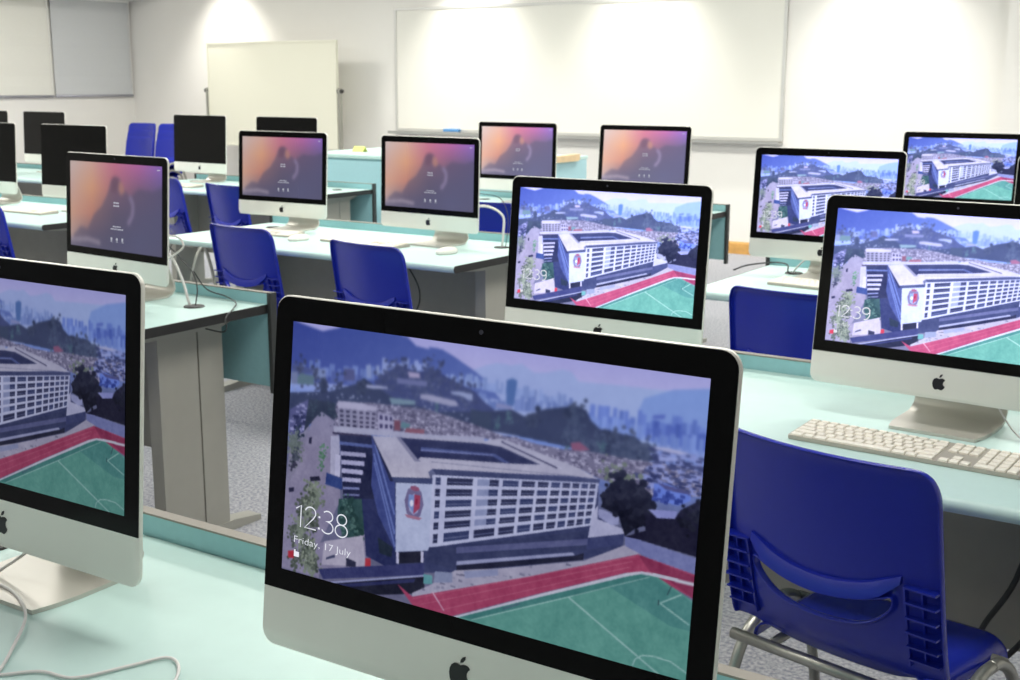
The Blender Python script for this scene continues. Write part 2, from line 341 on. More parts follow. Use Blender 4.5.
M = dict(
    alu=mat('aluminium', (.86,.85,.79), .42, .25, .5, .02, 8),
    alu_dark=mat('stand_aluminium', (.60,.58,.53), .38, .45),
    glass=mat('black_glass', (.004,.004,.004), .12, 0, .12),
    logo=mat('logo_black', (.008,.008,.009), .3),
    lens=mat('lens', (.06,.06,.08), .2),
    desk=mat('mint_laminate', (.53,.72,.69), .38, 0, .4, .015, 30),
    edge=mat('black_edging', (.018,.018,.018), .5),
    teal=mat('teal_panel', (.30,.56,.60), .5, 0, .4, .03, 60),
    post=mat('dark_post', (.035,.04,.04), .5),
    trim=mat('panel_trim', (.26,.24,.21), .45, .2),
    grey=mat('grey_steel', (.37,.365,.325), .5, 0, .4, .02, 20),
    mod=mat('grey_modesty', (.32,.31,.28), .6, 0, .3, .03, 25),
    groove=mat('groove_shadow_gap', (.06,.06,.055), .7),
    blue=mat('blue_polypropylene', (.010,.022,.35), .25, 0, .5, .02, 60, .08, 300),
    tube=mat('steel_tube', (.42,.42,.38), .35, .8),
    rubber=mat('rubber', (.03,.03,.03), .7),
    white=mat('white_plastic', (.82,.80,.74), .4),
    keys=mat('white_keys', (.90,.86,.76), .45),
    kbase=mat('keyboard_plate', (.46,.43,.37), .45, .2),
    cablew=mat('white_cable', (.72,.71,.70), .5),
    cableb=mat('black_cable', (.025,.028,.03), .5),
    console=mat('console_cyan', (.42,.68,.74), .5, 0, .4, .02, 60),
    wall=mat('cream_wall_paint', (.82,.81,.775), .85, 0, .2, .01, 3),
    wallb=mat('rear_wall_paint', (.30,.31,.34), .9, 0, .2, .02, 3),
    ceil=mat('ceiling_paint', (.82,.82,.80), .9, 0, .2),
    board=mat('whiteboard_enamel', (.80,.795,.735), .22, 0, .35),
    boardc=mat('cream_board', (.74,.735,.62), .5, 0, .3),
    frame=mat('board_frame', (.62,.62,.60), .4, .4),
    tray=mat('tray_grey', (.45,.45,.43), .5, .2),
    blind=mat('blind_cream', (.76,.76,.70), .8, 0, .2, .02, 120),
    blind2=mat('blind_grey', (.60,.62,.63), .8, 0, .2, .02, 120),
    rail=mat('blind_rail', (.42,.42,.48), .4, .5),
    wood=mat('orange_wood', (.62,.34,.10), .5, 0, .4, .12, 18),
    woodl=mat('pale_wood', (.72,.55,.33), .5, 0, .4, .08, 18),
    note=mat('yellow_paper', (.80,.85,.25), .8),
    bluefelt=mat('blue_eraser', (.10,.30,.62), .6),
    lampw=mat('lamp_housing', (.85,.85,.83), .5),
    icon=None)
def emis(name, col, s):
    m = bpy.data.materials.new(name); m.use_nodes = True; b = m.node_tree.nodes['Principled BSDF']
    b.inputs['Base Color'].default_value = (0,0,0,1); b.inputs['Emission Color'].default_value = (*col,1); b.inputs['Emission Strength'].default_value = s
    return m
M['icon'] = emis('screen_lettering', (.8,.82,.9), 1.0)
M['icon_dim'] = emis('screen_lettering_dim', (.62,.64,.74), .8)
M['diff'] = emis('lamp_diffuser', (1,.97,.9), 3.0)
def screen_mat(name, strength, tint=(1,1,1), lift=(0,0,0)):
    m = bpy.data.materials.new(name); m.use_nodes = True; nt = m.node_tree; b = nt.nodes['Principled BSDF']
    b.inputs['Base Color'].default_value = (.004,.004,.005,1); b.inputs['Roughness'].default_value = .12; b.inputs['Specular IOR Level'].default_value = .12
    a = nt.nodes.new('ShaderNodeAttribute'); a.attribute_name = 'picture'
    mx = nt.nodes.new('ShaderNodeMix'); mx.data_type = 'RGBA'; mx.blend_type = 'MULTIPLY'; mx.inputs['Factor'].default_value = 1
    nt.links.new(a.outputs['Color'], mx.inputs['A']); mx.inputs['B'].default_value = (*tint,1)
    ad = nt.nodes.new('ShaderNodeMix'); ad.data_type='RGBA'; ad.blend_type='ADD'; ad.inputs['Factor'].default_value=1
    nt.links.new(mx.outputs['Result'], ad.inputs['A']); ad.inputs['B'].default_value=(*lift,1)  # lift adds a flat veil to the emission: painted reflection and haze
    nt.links.new(ad.outputs['Result'], b.inputs['Emission Color']); b.inputs['Emission Strength'].default_value = strength
    return m
SM = {}
# carpet
def carpet():
    m = bpy.data.materials.new('grey_blue_carpet'); m.use_nodes = True; nt = m.node_tree; b = nt.nodes['Principled BSDF']
    b.inputs['Roughness'].default_value = .95; b.inputs['Specular IOR Level'].default_value = .1
    tc = nt.nodes.new('ShaderNodeTexCoord')
    n = nt.nodes.new('ShaderNodeTexNoise'); n.inputs['Scale'].default_value = 95; n.inputs['Detail'].default_value = 6
    n2 = nt.nodes.new('ShaderNodeTexNoise'); n2.inputs['Scale'].default_value = 420
    r = nt.nodes.new('ShaderNodeValToRGB'); e = r.color_ramp.elements
    e[0].position=.36; e[0].color=(.25,.26,.31,1); e[1].position=.66; e[1].color=(.55,.55,.57,1)
    nt.links.new(tc.outputs['Object'], n.inputs['Vector']); nt.links.new(tc.outputs['Object'], n2.inputs['Vector'])
    nt.links.new(n.outputs['Fac'], r.inputs['Fac']); nt.links.new(r.outputs['Color'], b.inputs['Base Color'])
    bp = nt.nodes.new('ShaderNodeBump'); bp.inputs['Strength'].default_value=.5; bp.inputs['Distance'].default_value=.004
    nt.links.new(n2.outputs['Fac'], bp.inputs['Height']); nt.links.new(bp.outputs['Normal'], b.inputs['Normal'])
    return m
M['carpet'] = carpet()

# ---------------------------------------------------------------- mesh helpers
class MB:
    def __init__(s): s.v=[]; s.f=[]
    def add(s, vs, fs):
        o=len(s.v); s.v+= [tuple(v) for v in vs]; s.f+= [tuple(i+o for i in f) for f in fs]
    def box(s, x0,x1,y0,y1,z0,z1):
        s.add([(x0,y0,z0),(x1,y0,z0),(x1,y1,z0),(x0,y1,z0),(x0,y0,z1),(x1,y0,z1),(x1,y1,z1),(x0,y1,z1)],
              [(0,3,2,1),(4,5,6,7),(0,1,5,4),(1,2,6,5),(2,3,7,6),(3,0,4,7)])
    def loft(s, rings, caps=(True,True)):
        n=len(rings[0]); vs=[p for r in rings for p in r]; fs=[]
        for i in range(len(rings)-1):
            for j in range(n):
                k=(j+1)%n; fs.append((i*n+j,i*n+k,(i+1)*n+k,(i+1)*n+j))
        if caps[0]: fs.append(tuple(range(n))[::-1])
        if caps[1]: fs.append(tuple((len(rings)-1)*n+j for j in range(n)))
        s.add(vs,fs)
    def tube(s, P, r, n=10):
        P=[Vector(p) for p in P]; rings=[]; up=None
        for i,p in enumerate(P):
            t=(P[min(i+1,len(P)-1)]-P[max(i-1,0)]).normalized()
            if up is None:
                up=Vector((0,0,1)) if abs(t.z)<.9 else Vector((1,0,0))
            a=t.cross(up).normalized(); up=a.cross(t).normalized()
            rr = r[i] if isinstance(r,(list,tuple)) else r
            rings.append([tuple(p+a*rr*math.cos(2*math.pi*k/n)+up*rr*math.sin(2*math.pi*k/n)) for k in range(n)])
        s.loft(rings)
    def prism(s, poly, axis, a, b):
        # poly: 2D points in the plane across `axis`, extruded from a to b
        def P(p,t): return {'x':(t,p[0],p[1]),'y':(p[0],t,p[1]),'z':(p[0],p[1],t)}[axis]
        s.loft([[P(p,a) for p in poly],[P(p,b) for p in poly]])
    def mesh(s, name, m, smooth=False, bevel=0):
        me=bpy.data.meshes.new(name); me.from_pydata(s.v,[],s.f)
        bm=bmesh.new(); bm.from_mesh(me); bmesh.ops.recalc_face_normals(bm,faces=bm.faces)
        if bevel: bmesh.ops.bevel(bm, geom=list(bm.edges), offset=bevel, segments=2, profile=.5, affect='EDGES', clamp_overlap=True)
        bm.to_mesh(me); bm.free()
        if smooth: me.shade_smooth()
        me.materials.append(m); return me
    def build(s, name, m, parent=None, smooth=False, bevel=0, angle=None):
        me=s.mesh(name,m,smooth,bevel)
        if angle is not None:
            me.shade_smooth(); me.set_sharp_from_angle(angle=R(angle))
        return link(name, me, parent)
def link(name, data, parent=None):
    o=bpy.data.objects.new(name, data); COL.objects.link(o)
    if parent: o.parent=parent
    return o
def thing(name, label, cat, loc=(0,0,0), rz=0, group=None):
    o=link(name,None); o.empty_display_size=.05; o.location=loc; o.rotation_euler=(0,0,rz)
    return tag(o,label,cat,group)
def tag(o,label,cat,group=None):
    o['label']=label; o['category']=cat
    if group: o['group']=group
    return o
def struct(o): o['kind']='structure'; return o
def copy_tree(o, parent=None):
    c=o.copy(); COL.objects.link(c); c.parent=parent
    for ch in kids[o.name] if o.name in kids else o.children: copy_tree(ch,c)
    return c
kids={}
def bez(P, n=10):
    # Catmull-Rom through P
    P=[Vector(p) for p in P]; P=[P[0]*2-P[1]]+P+[P[-1]*2-P[-2]]; out=[]
    for i in range(1,len(P)-2):
        a,b,c,d=P[i-1:i+3]
        for k in range(n):
            t=k/n; out.append(.5*((2*b)+(c-a)*t+(2*a-5*b+4*c-d)*t*t+(3*b-a-3*c+d)*t**3))
    out.append(P[-2]); return out
def rrect(x0,x1,z0,z1,r,n=6,rb=None):
    rb = r if rb is None else rb; pts=[]
    for cx,cz,rr,a0 in ((x1-r,z1-r,r,0),(x0+r,z1-r,r,90),(x0+rb,z0+rb,rb,180),(x1-rb,z0+rb,rb,270)):
        for k in range(n+1):
            a=R(a0+90*k/n); pts.append((cx+rr*math.cos(a),cz+rr*math.sin(a)))
    return pts

DZ=.72   # desk height

# ---------------------------------------------------------------- room shell
XL,XR,YB,YF,ZC=-11.45,2.6,9.6,-3.2,2.75
b=MB(); b.box(XL-.1,XR+.1,YF-.1,YB+.1,-.1,0); struct(b.build('floor',M['carpet']))
b=MB(); b.box(XL-.1,XR+.1,YF-.1,YB+.1,ZC,ZC+.1); struct(b.build('ceiling',M['ceil']))
b=MB(); b.box(XL,XR,YB,YB+.1,0,ZC); struct(b.build('wall_back',M['wall']))
b=MB(); b.box(XL-.1,XL,YF,YB+.1,0,ZC); struct(b.build('wall_left',M['wall']))
b=MB(); b.box(XR,XR+.1,YF,YB+.1,0,ZC); struct(b.build('wall_right',M['wall']))
b=MB(); b.box(XL,XR,YF-.1,YF,0,ZC); struct(b.build('wall_front',M['wallb']))
b=MB(); b.box(-2.06,-1.30,YB-.22,YB,0,ZC); struct(b.build('wall_pillar',M['wall']))
b=MB(); b.box(XL,XL+.46,YF,YB,2.262,ZC); struct(b.build('ceiling_bulkhead',M['ceil']))
b=MB()
b.prism([(YB,0),(YB-.018,0),(YB-.018,.085),(YB-.010,.10),(YB,.10)],'x',XL,-2.06)
struct(b.build('baseboard_back',M['wood']))
b=MB(); b.prism([(-1.30+.0,0),(XR,0),(XR,.018),(-1.30,.018)],'z',0,.1)
for i in range(len(b.v)): x,y,z=b.v[i]; b.v[i]=(x,YB-.018+y,z)
struct(b.build('baseboard_back_right',M['wood']))
b=MB(); b.box(XL,XL+.018,YF,YB-.02,0,.10); struct(b.build('baseboard_left',M['wood']))

# roller blinds on the left wall
for nm,y0,y1,m,lab in (('a',6.05,8.52,'blind','cream roller blind nearer the camera on the left wall'),('b',8.545,9.56,'blind2','pale grey roller blind on the left wall next to the back corner')):
    t=thing('roller_blind',lab,'blind',(XL,(y0+y1)/2,1.24))
    h=(y1-y0)/2
    b=MB()
    prof=[(.030+.002*math.sin(z*23),z) for z in [k*.1 for k in range(0,11)]]
    b.prism([(x,z) for x,z in prof]+[(x-.003,z) for x,z in prof[::-1]],'y',-h,h)
    b.build('fabric',M[m],t)
    b=MB(); b.tube([(.03,-h,-.004),(.03,h,-.004)],.013,8); b.build('bottom_rail',M['rail'],t,True)
    b=MB(); b.prism([(.0,-.0),(.05,-.0),(.06,.012),(.06,.02),(.0,.02)],'y',-h,h)
    for i in range(len(b.v)): x,y,z=b.v[i]; b.v[i]=(x,y,z+1.0)
    b.build('roller_case',M['lampw'],t)
    b=MB(); b.tube([(.045,h-.03,.98),(.05,h-.03,.5),(.045,h-.03,.05)],.0025,6); b.build('pull_cord',M['cablew'],t)

# ---------------------------------------------------------------- whiteboards
t=thing('whiteboard','long white wall board with a thin metal frame and pen ledge on the back wall','whiteboard',(-5.71,YB,DZ+.21))
W_,H_=3.92,1.145
b=MB(); b.box(-W_/2+.02,W_/2-.02,-.022,-.002,.02,H_-.02); b.build('board_surface',M['board'],t)
b=MB()
for z0,z1 in ((0,.025),(H_-.025,H_)): b.box(-W_/2,W_/2,-.03,-.001,z0,z1)
for x0,x1 in ((-W_/2,-W_/2+.025),(W_/2-.025,W_/2)): b.box(x0,x1,-.03,-.001,.025,H_-.025)
b.build('frame',M['frame'],t)
b=MB(); b.prism([(-.001,-.025),(-.10,-.025),(-.105,.0),(-.098,.0),(-.094,-.016),(-.001,-.016)],'x',-W_/2-.04,W_/2); b.build('pen_tray',M['tray'],t)
t=thing('board_eraser','blue board eraser standing on the pen ledge of the wall board','eraser',(-6.98,YB-.055,DZ+.195))
b=MB(); b.box(-.085,.085,-.025,.025,.018,.046); b.build('handle',M['bluefelt'],t,bevel=.004)
b=MB(); b.box(-.083,.083,-.024,.024,0.0,.018); b.build('felt',M['frame'],t)

t=thing('mobile_board','cream free-standing board on grey posts in front of the back wall','whiteboard',(-8.94,9.2,0))
b=MB(); b.box(-.855,.855,-.012,.012,DZ+.04,DZ+1.045); b.build('board_surface',M['boardc'],t)
b=MB()
for z in (DZ+.03,DZ+1.04): b.box(-.87,.87,-.018,.018,z,z+.018)
for x in (-.87,.855): b.box(x,x+.015,-.018,.018,DZ+.048,DZ+1.04)
b.build('frame',M['boardc'],t)
for s in (-1,1):
    b=MB(); b.box(s*.895-.014,s*.895+.014,-.02,.02,.06,DZ+.61); b.build('post',M['tube'],t,bevel=.003)
    b=MB(); b.prism([(-.28,.0),(-.28,.05),(-.03,.075),(.03,.075),(.28,.05),(.28,.0)],'x',s*.895-.02,s*.895+.02); b.build('foot',M['tube'],t)
    b=MB(); b.tube([(s*.87,0,DZ+.58),(s*.93,0,DZ+.58)],.02,10); b.build('pivot_knob',M['rubber'],t)
b=MB(); b.box(-.88,.88,-.01,.01,.30,.34); b.build('crossbar',M['tube'],t)

# ---------------------------------------------------------------- teacher's console
t=thing('teacher_console','large cyan panelled console desk with a pale wood edge beyond the last computer row','desk',(-5.2,7.02,0))
b=MB(); b.box(-.92,.90,-.42,-.395,.02,.875); b.build('front_panel',M['console'],t)
for s,x in ((-1,-.92),(1,.875)):
    b=MB(); b.box(x,x+.025,-.395,.41,.02,.875); b.build('side_panel',M['console'],t)
b=MB(); b.box(-.94,.90,-.44,.43,.875,.90); b.build('top',M['desk'],t,bevel=.004)
b=MB(); b.prism([(.30,.875),(.925,.875)][:0] or [(-.44,.872),(.26,.872),(.28,.885),(.28,.918),(-.44,.904)],'x',.872,.925); b.build('wooden_edge',M['woodl'],t)
b=MB(); b.box(-.90,.88,-.40,.40,0,.02); b.build('plinth',M['post'],t)
o=thing('sticky_note','small yellow folded paper standing on the cyan console top','note',(-5.86,6.90,.900))
b=MB(); b.prism([(-.028,0),(-.026,0),(0,.036),(.026,0),(.028,0),(.001,.040),(-.001,.040)],'x',-.05,.05); b.build('paper',M['note'],o)

# ---------------------------------------------------------------- desks
def make_desk():
    t=thing('computer_desk','','desk')
    b=MB(); r=.014
    prof=[(0,.692),(0,.72)]+[(-.686-r*math.sin(R(a)),.706+r*math.cos(R(a))) for a in range(0,181,20)]
    b.prism(prof,'x',-.797,.797); b.build('tabletop',M['desk'],t,angle=40)
    for s in (-1,1):
        b=MB(); b.prism([(y,z) for y,z in prof],'x',s*.797,s*.801); b.build('edge_band',M['edge'],t)
        x0=s*.70; x1=s*.65
        b=MB(); b.box(min(x0,x1),max(x0,x1),-.352,-.202,.03,.655); b.box(min(x0,x1),max(x0,x1),-.196,-.10,.03,.655)
        b.box(min(x0-s*.006,x1+s*.002),max(x0-s*.006,x1+s*.002),-.203,-.195,.03,.655)
        b.build('leg',M['grey'],t)
        b=MB(); b.box(min(s*.6935,s*.6945),max(s*.6935,s*.6945),-.2015,-.1965,.032,.654); b.build('cable_groove',M['groove'],t)
        b=MB(); b.prism([(-.60,.688),(-.60,.675),(-.38,.655),(-.10,.655),(-.02,.678),(-.02,.690),(-.60,.690)],'x',min(x0,x1),max(x0,x1)); b.build('support_arm',M['grey'],t)
        b=MB(); b.prism([(-.66,0),(-.66,.016),(-.40,.032),(-.08,.032),(0.03,.018),(.03,0)],'x',min(x0,x1)-.004,max(x0,x1)+.004); b.build('foot',M['grey'],t)
        b=MB(); b.tube([(s*.645,-.155,.719),(s*.645,-.155,.7235)],[.033,.030],20); b.build('cable_grommet',M['edge'],t)
        b=MB(); b.box(min(s*.80,s*.815),max(s*.80,s*.815),-.004,.024,.44,.757); b.build('end_post',M['post'],t,bevel=.002)
    b=MB(); b.box(-.648,.648,-.135,-.122,.23,.69); b.build('modesty_panel',M['mod'],t)
    b=MB(); b.box(-.80,.80,.002,.020,.46,.753); b.build('rear_panel',M['teal'],t)
    b=MB(); b.box(-.80,.80,.001,.021,.753,.756); b.build('panel_trim',M['trim'],t)
    return t
ROW=[1.18,2.73,4.40,6.14]; CX=dict(R=-.95,M=-3.5,L=-5.92,K=-8.25)
desks=[(0,'R','mint topped desk in the foreground carrying the two nearest computers'),
 (1,'R','mint topped desk at right with the long white keyboard, behind the nearest blue chair'),
 (1,'M','mint topped desk with grey panel leg and thick black end edge'),
 (2,'R','mint topped desk at right in front of the orange skirting, behind the second chair'),
 (2,'M','mint topped desk in the middle with two login-screen computers and two blue chairs'),
 (2,'L','mint topped desk at left carrying dark-screen computers, second row from the back'),
 (3,'R','farthest desk at right, mostly hidden behind the campus-picture screens'),
 (3,'M','farthest row desk holding the two small login-screen computers before the wall board'),
 (3,'L','farthest row desk below the cream board, holding two black-screen computers'),
 (3,'K','farthest desk at the left edge of the picture, below the roller blinds')]
dk=make_desk(); DD={}
for i,(r,c,lab) in enumerate(desks):
    o=dk if i==0 else copy_tree(dk)
    o.location=(CX[c],ROW[r],0); o['label']=lab; o['category']='desk'; o['group']='mint computer desks in rows'
    DD[(r,c)]=o

# ---------------------------------------------------------------- screens
def picture_mesh(name, arr):
    H,W=arr.shape[:2]; w,h=.238,.134
    xs=np.linspace(-w,w,W); zs=np.linspace(h,-h,H)
    X,Z=np.meshgrid(xs,zs); co=np.zeros((H*W,3),np.float32); co[:,0]=X.ravel(); co[:,2]=Z.ravel()
    i=np.arange(H*W).reshape(H,W)
    q=np.stack([i[1:,:-1],i[1:,1:],i[:-1,1:],i[:-1,:-1]],-1).reshape(-1,4)
    me=bpy.data.meshes.new(name); n=len(q)
    me.vertices.add(H*W); me.vertices.foreach_set('co',co.ravel())
    me.loops.add(n*4); me.loops.foreach_set('vertex_index',q.ravel().astype(np.int32))
    me.polygons.add(n); me.polygons.foreach_set('loop_start',(np.arange(n)*4).astype(np.int32))
    try: me.polygons.foreach_set('loop_total',np.full(n,4,np.int32))
    except Exception: pass
    me.update(); me.validate()
    at=me.color_attributes.new('picture','FLOAT_COLOR','POINT')
    lin=np.where(arr<=.04045,arr/12.92,((arr+.055)/1.055)**2.4)
    c=np.ones((H*W,4),np.float32); c[:,:3]=lin.reshape(-1,3); at.data.foreach_set('color',c.ravel())
    return me
PIC={'campus':picture_mesh('campus_picture',campus(CAMPUS)),'login':picture_mesh('login_picture',login())}
def uvp(u,v): return (-.238+u*.476, .134-v*.268)
def text_mesh(txt, u0,u1,vtop,vbase, thin=-.012, capref=None):
    cu=bpy.data.curves.new('t','FONT'); cu.body=txt; cu.offset=thin; cu.resolution_u=6
    ob=bpy.data.objects.new('t',cu); COL.objects.link(ob)
    dg=bpy.context.evaluated_depsgraph_get(); me=bpy.data.meshes.new_from_object(ob.evaluated_get(dg))
    bpy.data.objects.remove(ob); 
    xs=[v.co.x for v in me.vertices]; x0,x1=min(xs),max(xs)
    cap=.73 if capref is None else capref
    (X0,Zt),(X1,Zb)=uvp(u0,vtop),uvp(u1,vbase)
    vs=[(X0+(v.co.x-x0)/(x1-x0)*(X1-X0),0,Zb+v.co.y/cap*(Zt-Zb)) for v in me.vertices]
    fs=[tuple(p.vertices) for p in me.polygons]
    bpy.data.meshes.remove(me); return vs,fs
def arc(cx,cy,rx,ry,a0,a1,n=14): return [(cx+rx*math.cos(R(a0+(a1-a0)*k/n)),cy+ry*math.sin(R(a0+(a1-a0)*k/n))) for k in range(n+1)]
GLY={'1':(.42,[[(.0,.80),(.24,.98),(.24,0)]]),
 '2':(.62,[arc(.27,.74,.25,.25,165,-20,12)+[(.42,.50),(.02,.03),(.56,.03)]]),
 '3':(.62,[arc(.24,.755,.24,.23,140,-80,12)[:-1]+[(.26,.53),(.14,.53),(.26,.53)]+arc(.24,.26,.28,.26,80,-150,14)]),
 '8':(.64,[arc(.28,.755,.22,.23,90,450,20),arc(.28,.265,.28,.265,90,450,22)]),
 '9':(.64,[arc(.28,.72,.26,.27,-20,340,22)+arc(.22,.50,.33,.50,10,-100,12)]),
 ':':(.22,[[(.08,.60),(.08,.68)],[(.08,.10),(.08,.18)]])}
def stroke_text(b,txt,u0,u1,vt,vb,w):
    tot=sum(GLY[c][0] for c in txt)-.06; (X0,Zt),(X1,Zb)=uvp(u0,vt),uvp(u1,vb); sx=(X1-X0)/tot; sz=Zt-Zb; x=0
    for c in txt:
        adv,ls=GLY[c]
        for P in ls:
            Q=[(X0+(x+px)*sx,Zb+pz*sz) for px,pz in P]; hw=w*(.6 if c!=':' else 1.1); L=[];Rr=[]
            for i in range(len(Q)):
                a=Q[max(i-1,0)];c2=Q[min(i+1,len(Q)-1)]; d=math.hypot(c2[0]-a[0],c2[1]-a[1]) or 1
                nx,nz=-(c2[1]-a[1])/d*hw,(c2[0]-a[0])/d*hw
                L.append((Q[i][0]+nx,-.0001,Q[i][1]+nz));Rr.append((Q[i][0]-nx,-.0001,Q[i][1]-nz))
            n=len(Q); b.add(L+Rr,[(i,i+1,n+i+1,n+i) for i in range(n-1)])
        x+=adv
def lettering(kind):
    out=[]
    if kind in('12:38','12:39'):
        b=MB(); stroke_text(b,kind,.036,.187,.722,.812,.0011 if kind=='12:38' else .0019); out.append(b.mesh('clock_text',M['icon']))
        b=MB(); b.add(*text_mesh('Friday, 17 July',.034,.198,.850,.879)); out.append(b.mesh('date_text',M['icon']))
        b=MB(); x,z=uvp(.044,.926); b.prism([(x-.004,z-.0025),(x+.003,z-.0025),(x+.003,z+.003),(x-.002,z+.003),(x-.002,z+.005),(x-.004,z+.005)],'y',-.0001,0); out.append(b.mesh('status_icon',M['icon']))
        return out
    for nm,rows in (('user_name_text',((.52,.450,.060,.012),(.52,.485,.064,.012))),('hint_text',((.525,.722,.09,.009),(.525,.752,.14,.009)))):
        b=MB()
        for (u,v,w,h) in rows:
            x,z=uvp(u,v); n=max(2,int(w/.02))
            for k in range(n):
                a=x-w*.238+(k+.08)*w*.476/n; c=x-w*.238+(k+.9)*w*.476/n
                b.box(a,c,-.0001,0,z-h*.14,z+h*.14 if k%2 else z+h*.2)
        out.append(b.mesh(nm,M['icon_dim']))
    for k,u in enumerate((.465,.525,.585)):
        b=MB(); x,z=uvp(u,.868)
        if k==1: b.add([(x+.0045*math.cos(a*.785),-.0001,z+.0045*math.sin(a*.785)) for a in range(8)],[tuple(range(8))])
        else: b.box(x-.0032,x+.0032,-.0001,0,z-.005,z+.005)
        b.box(x-.006,x+.006,-.0001,0,z-.0085,z-.0072); out.append(b.mesh('button_icon',M['icon_dim']))
    b=MB(); x,z=uvp(.965,.045); b.box(x-.006,x+.006,-.0001,0,z-.0012,z+.0018); out.append(b.mesh('menu_mark',M['icon_dim']))
    return out
LET={k:lettering(k) for k in('12:38','12:39','login')}

# ---------------------------------------------------------------- all-in-one computers
W2,PH_=.264,.382
def body_mesh():
    b=MB(); rings=[]
    def ring(d,ins):
        return [(x,d,z) for x,z in rrect(-W2+ins,W2-ins,ins,PH_-ins,max(.018-ins*.2,.006),6)]
    for d,ins in ((0,.001),(.0012,0),(.005,0),(.008,.004),(.014,.022),(.022,.05),(.030,.085),(.036,.125),(.0385,.16)): rings.append(ring(d,ins))
    b.loft(rings); me=b.mesh('body',M['alu']); me.shade_smooth(); me.set_sharp_from_angle(angle=R(45)); return me
def glass_mesh():
    e=.0016; b=MB()
    o=rrect(-W2+e,W2-e,.064,PH_-e,.0168,6,rb=.0006)
    b.loft([[(x,0,z) for x,z in o],[(x,-.0008,z) for x,z in o]]); return b.mesh('front_glass',M['glass'])
APPLE=[(0,.28),(.12,.33),(.25,.335),(.36,.29),(.42,.21),(.34,.14),(.295,.04),(.29,-.06),(.33,-.15),(.43,-.22),(.40,-.33),(.32,-.43),(.22,-.5),(.12,-.485),(0,-.445),(-.12,-.485),(-.22,-.5),(-.32,-.43),(-.41,-.28),(-.455,-.08),(-.44,.10),(-.37,.24),(-.26,.32),(-.14,.33)]
LEAF=[(0.0,.38),(.01,.49),(.08,.59),(.20,.645),(.195,.53),(.12,.42)]
def logo_mesh():
    b=MB(); s=.0275
    for P in (APPLE,LEAF):
        b.loft([[(x*s,-.0001,.032+z*s) for x,z in P],[(x*s,-.0009,.032+z*s) for x,z in P]])
    me=b.mesh('maker_logo',M['logo']); return me
def stand_mesh():
    # bent aluminium plate: foot, curve, neck rising to the back of the body
    prof=[(-.022,.0),(.10,.0),(.128,.003),(.148,.014),(.156,.032),(.152,.055),(.135,.10),(.105,.17),(.075,.235),(.062,.26)]
    wid=[.094,.094,.094,.093,.090,.087,.084,.082,.080,.080]; th=.006
    P=bez([(0,y,z) for y,z in prof],4); n=len(P); b=MB(); rings=[]
    for i,p in enumerate(P):
        t=(P[min(i+1,n-1)]-P[max(i-1,0)]).normalized(); nn=Vector((0,-t.z,t.y))
        w=wid[min(len(wid)-1,i//4)]; 
        if i<3: w-= (.010,.003,.0)[i]
        a=p; c=p+nn*th
        rings.append([(-w,a.y,a.z+.0005),(w,a.y,a.z+.0005),(w,c.y,c.z+.0005),(-w,c.y,c.z+.0005)])
    b.loft(rings); me=b.mesh('stand',M['alu_dark']); me.shade_smooth(); me.set_sharp_from_angle(angle=R(35)); return me
BODY,GLASS,LOGO,STAND=body_mesh(),glass_mesh(),logo_mesh(),stand_mesh()
b=MB(); b.tube([(0,-.0008,.369),(0,-.0013,.369)],.0024,12); CAM=b.mesh('webcam',M['lens'])
b=MB(); b.tube([(0,.0385,.19),(0,.044,.19)],.02,20); HINGE=b.mesh('hinge_mount',M['alu_dark'])
def computer(x,y,yaw,tilt,label,group,pic=None,strength=1.0,tint=(1,1,1),text=None,lift=(0,0,0)):
    t=thing('desktop_computer',label,'computer',(x,y,DZ),R(yaw),group)
    o=link('stand',STAND,t)
    def P(n,me,par=t):
        o=link(n,me,par); o.location=(0,0,.068); o.rotation_euler=(-R(tilt),0,0); return o
    bd=P('body',BODY); P('front_glass',GLASS); P('maker_logo',LOGO); P('webcam',CAM)
    if pic:
        key=(pic,strength,tint,lift)
        if key not in SM: SM[key]=screen_mat('screen_%s_%d'%(pic,len(SM)),strength,tint,lift)
        s=link('screen',PIC[pic],t); s.rotation_euler=(-R(tilt),0,0)
        v=.221; n=.0014
        s.location=(0,v*math.sin(R(tilt))-n*math.cos(R(tilt)),.068+v*math.cos(R(tilt))+n*math.sin(R(tilt)))
        s.material_slots[0].link='OBJECT' if len(s.material_slots) else 'OBJECT'
        s.material_slots[0].material=SM[key]
        if text:
            for lm in LET[text]:
                q=link(lm.name.split('.')[0],lm,s); q.location=(0,-.0006,0)
    return t
for me in PIC.values(): me.materials.append(M['glass'])
G0='computers showing the campus aerial picture'; G1='computers showing the blurred login screen'; G2='computers with black screens'
campus_B=dict(pic='campus',strength=1.05,text='12:38')
computer(-1.416,.926,.9,4.9,'nearest computer at the left edge of the picture, showing the campus and green pitch',G0,'campus',.85,(1,1,1),'12:38')
computer(-.667,.915,.7,6.8,'largest computer in the centre foreground, its screen reading 12:38',G0,'campus',1.05,(1,1,1),'12:38')
BR=2.8; TI=(1.0,1.0,1.0); LI=(.006,.008,.022)
computer(-1.405,2.488,-.5,5.8,'campus-picture computer directly behind the largest foreground one, reading 12:39',G0,'campus',BR,TI,'12:39',LI)
computer(-.605,2.411,-3.5,6.8,'campus-picture computer at the right edge with the long white keyboard before it',G0,'campus',BR,TI,'12:39',LI)
computer(-1.458,4.124,-.4,4.5,'campus-picture computer whose right part is hidden by the right edge computer',G0,'campus',BR,TI,'12:39',LI)
computer(-.585,4.12,0,5,'computer cut off by the right frame edge, only a sliver of it seen',G0,'campus',BR,TI,'12:39',LI)
computer(-1.456,5.876,.3,5.5,'smallest and farthest computer showing the campus, at the upper right',G0,'campus',BR,TI,'12:39',LI)
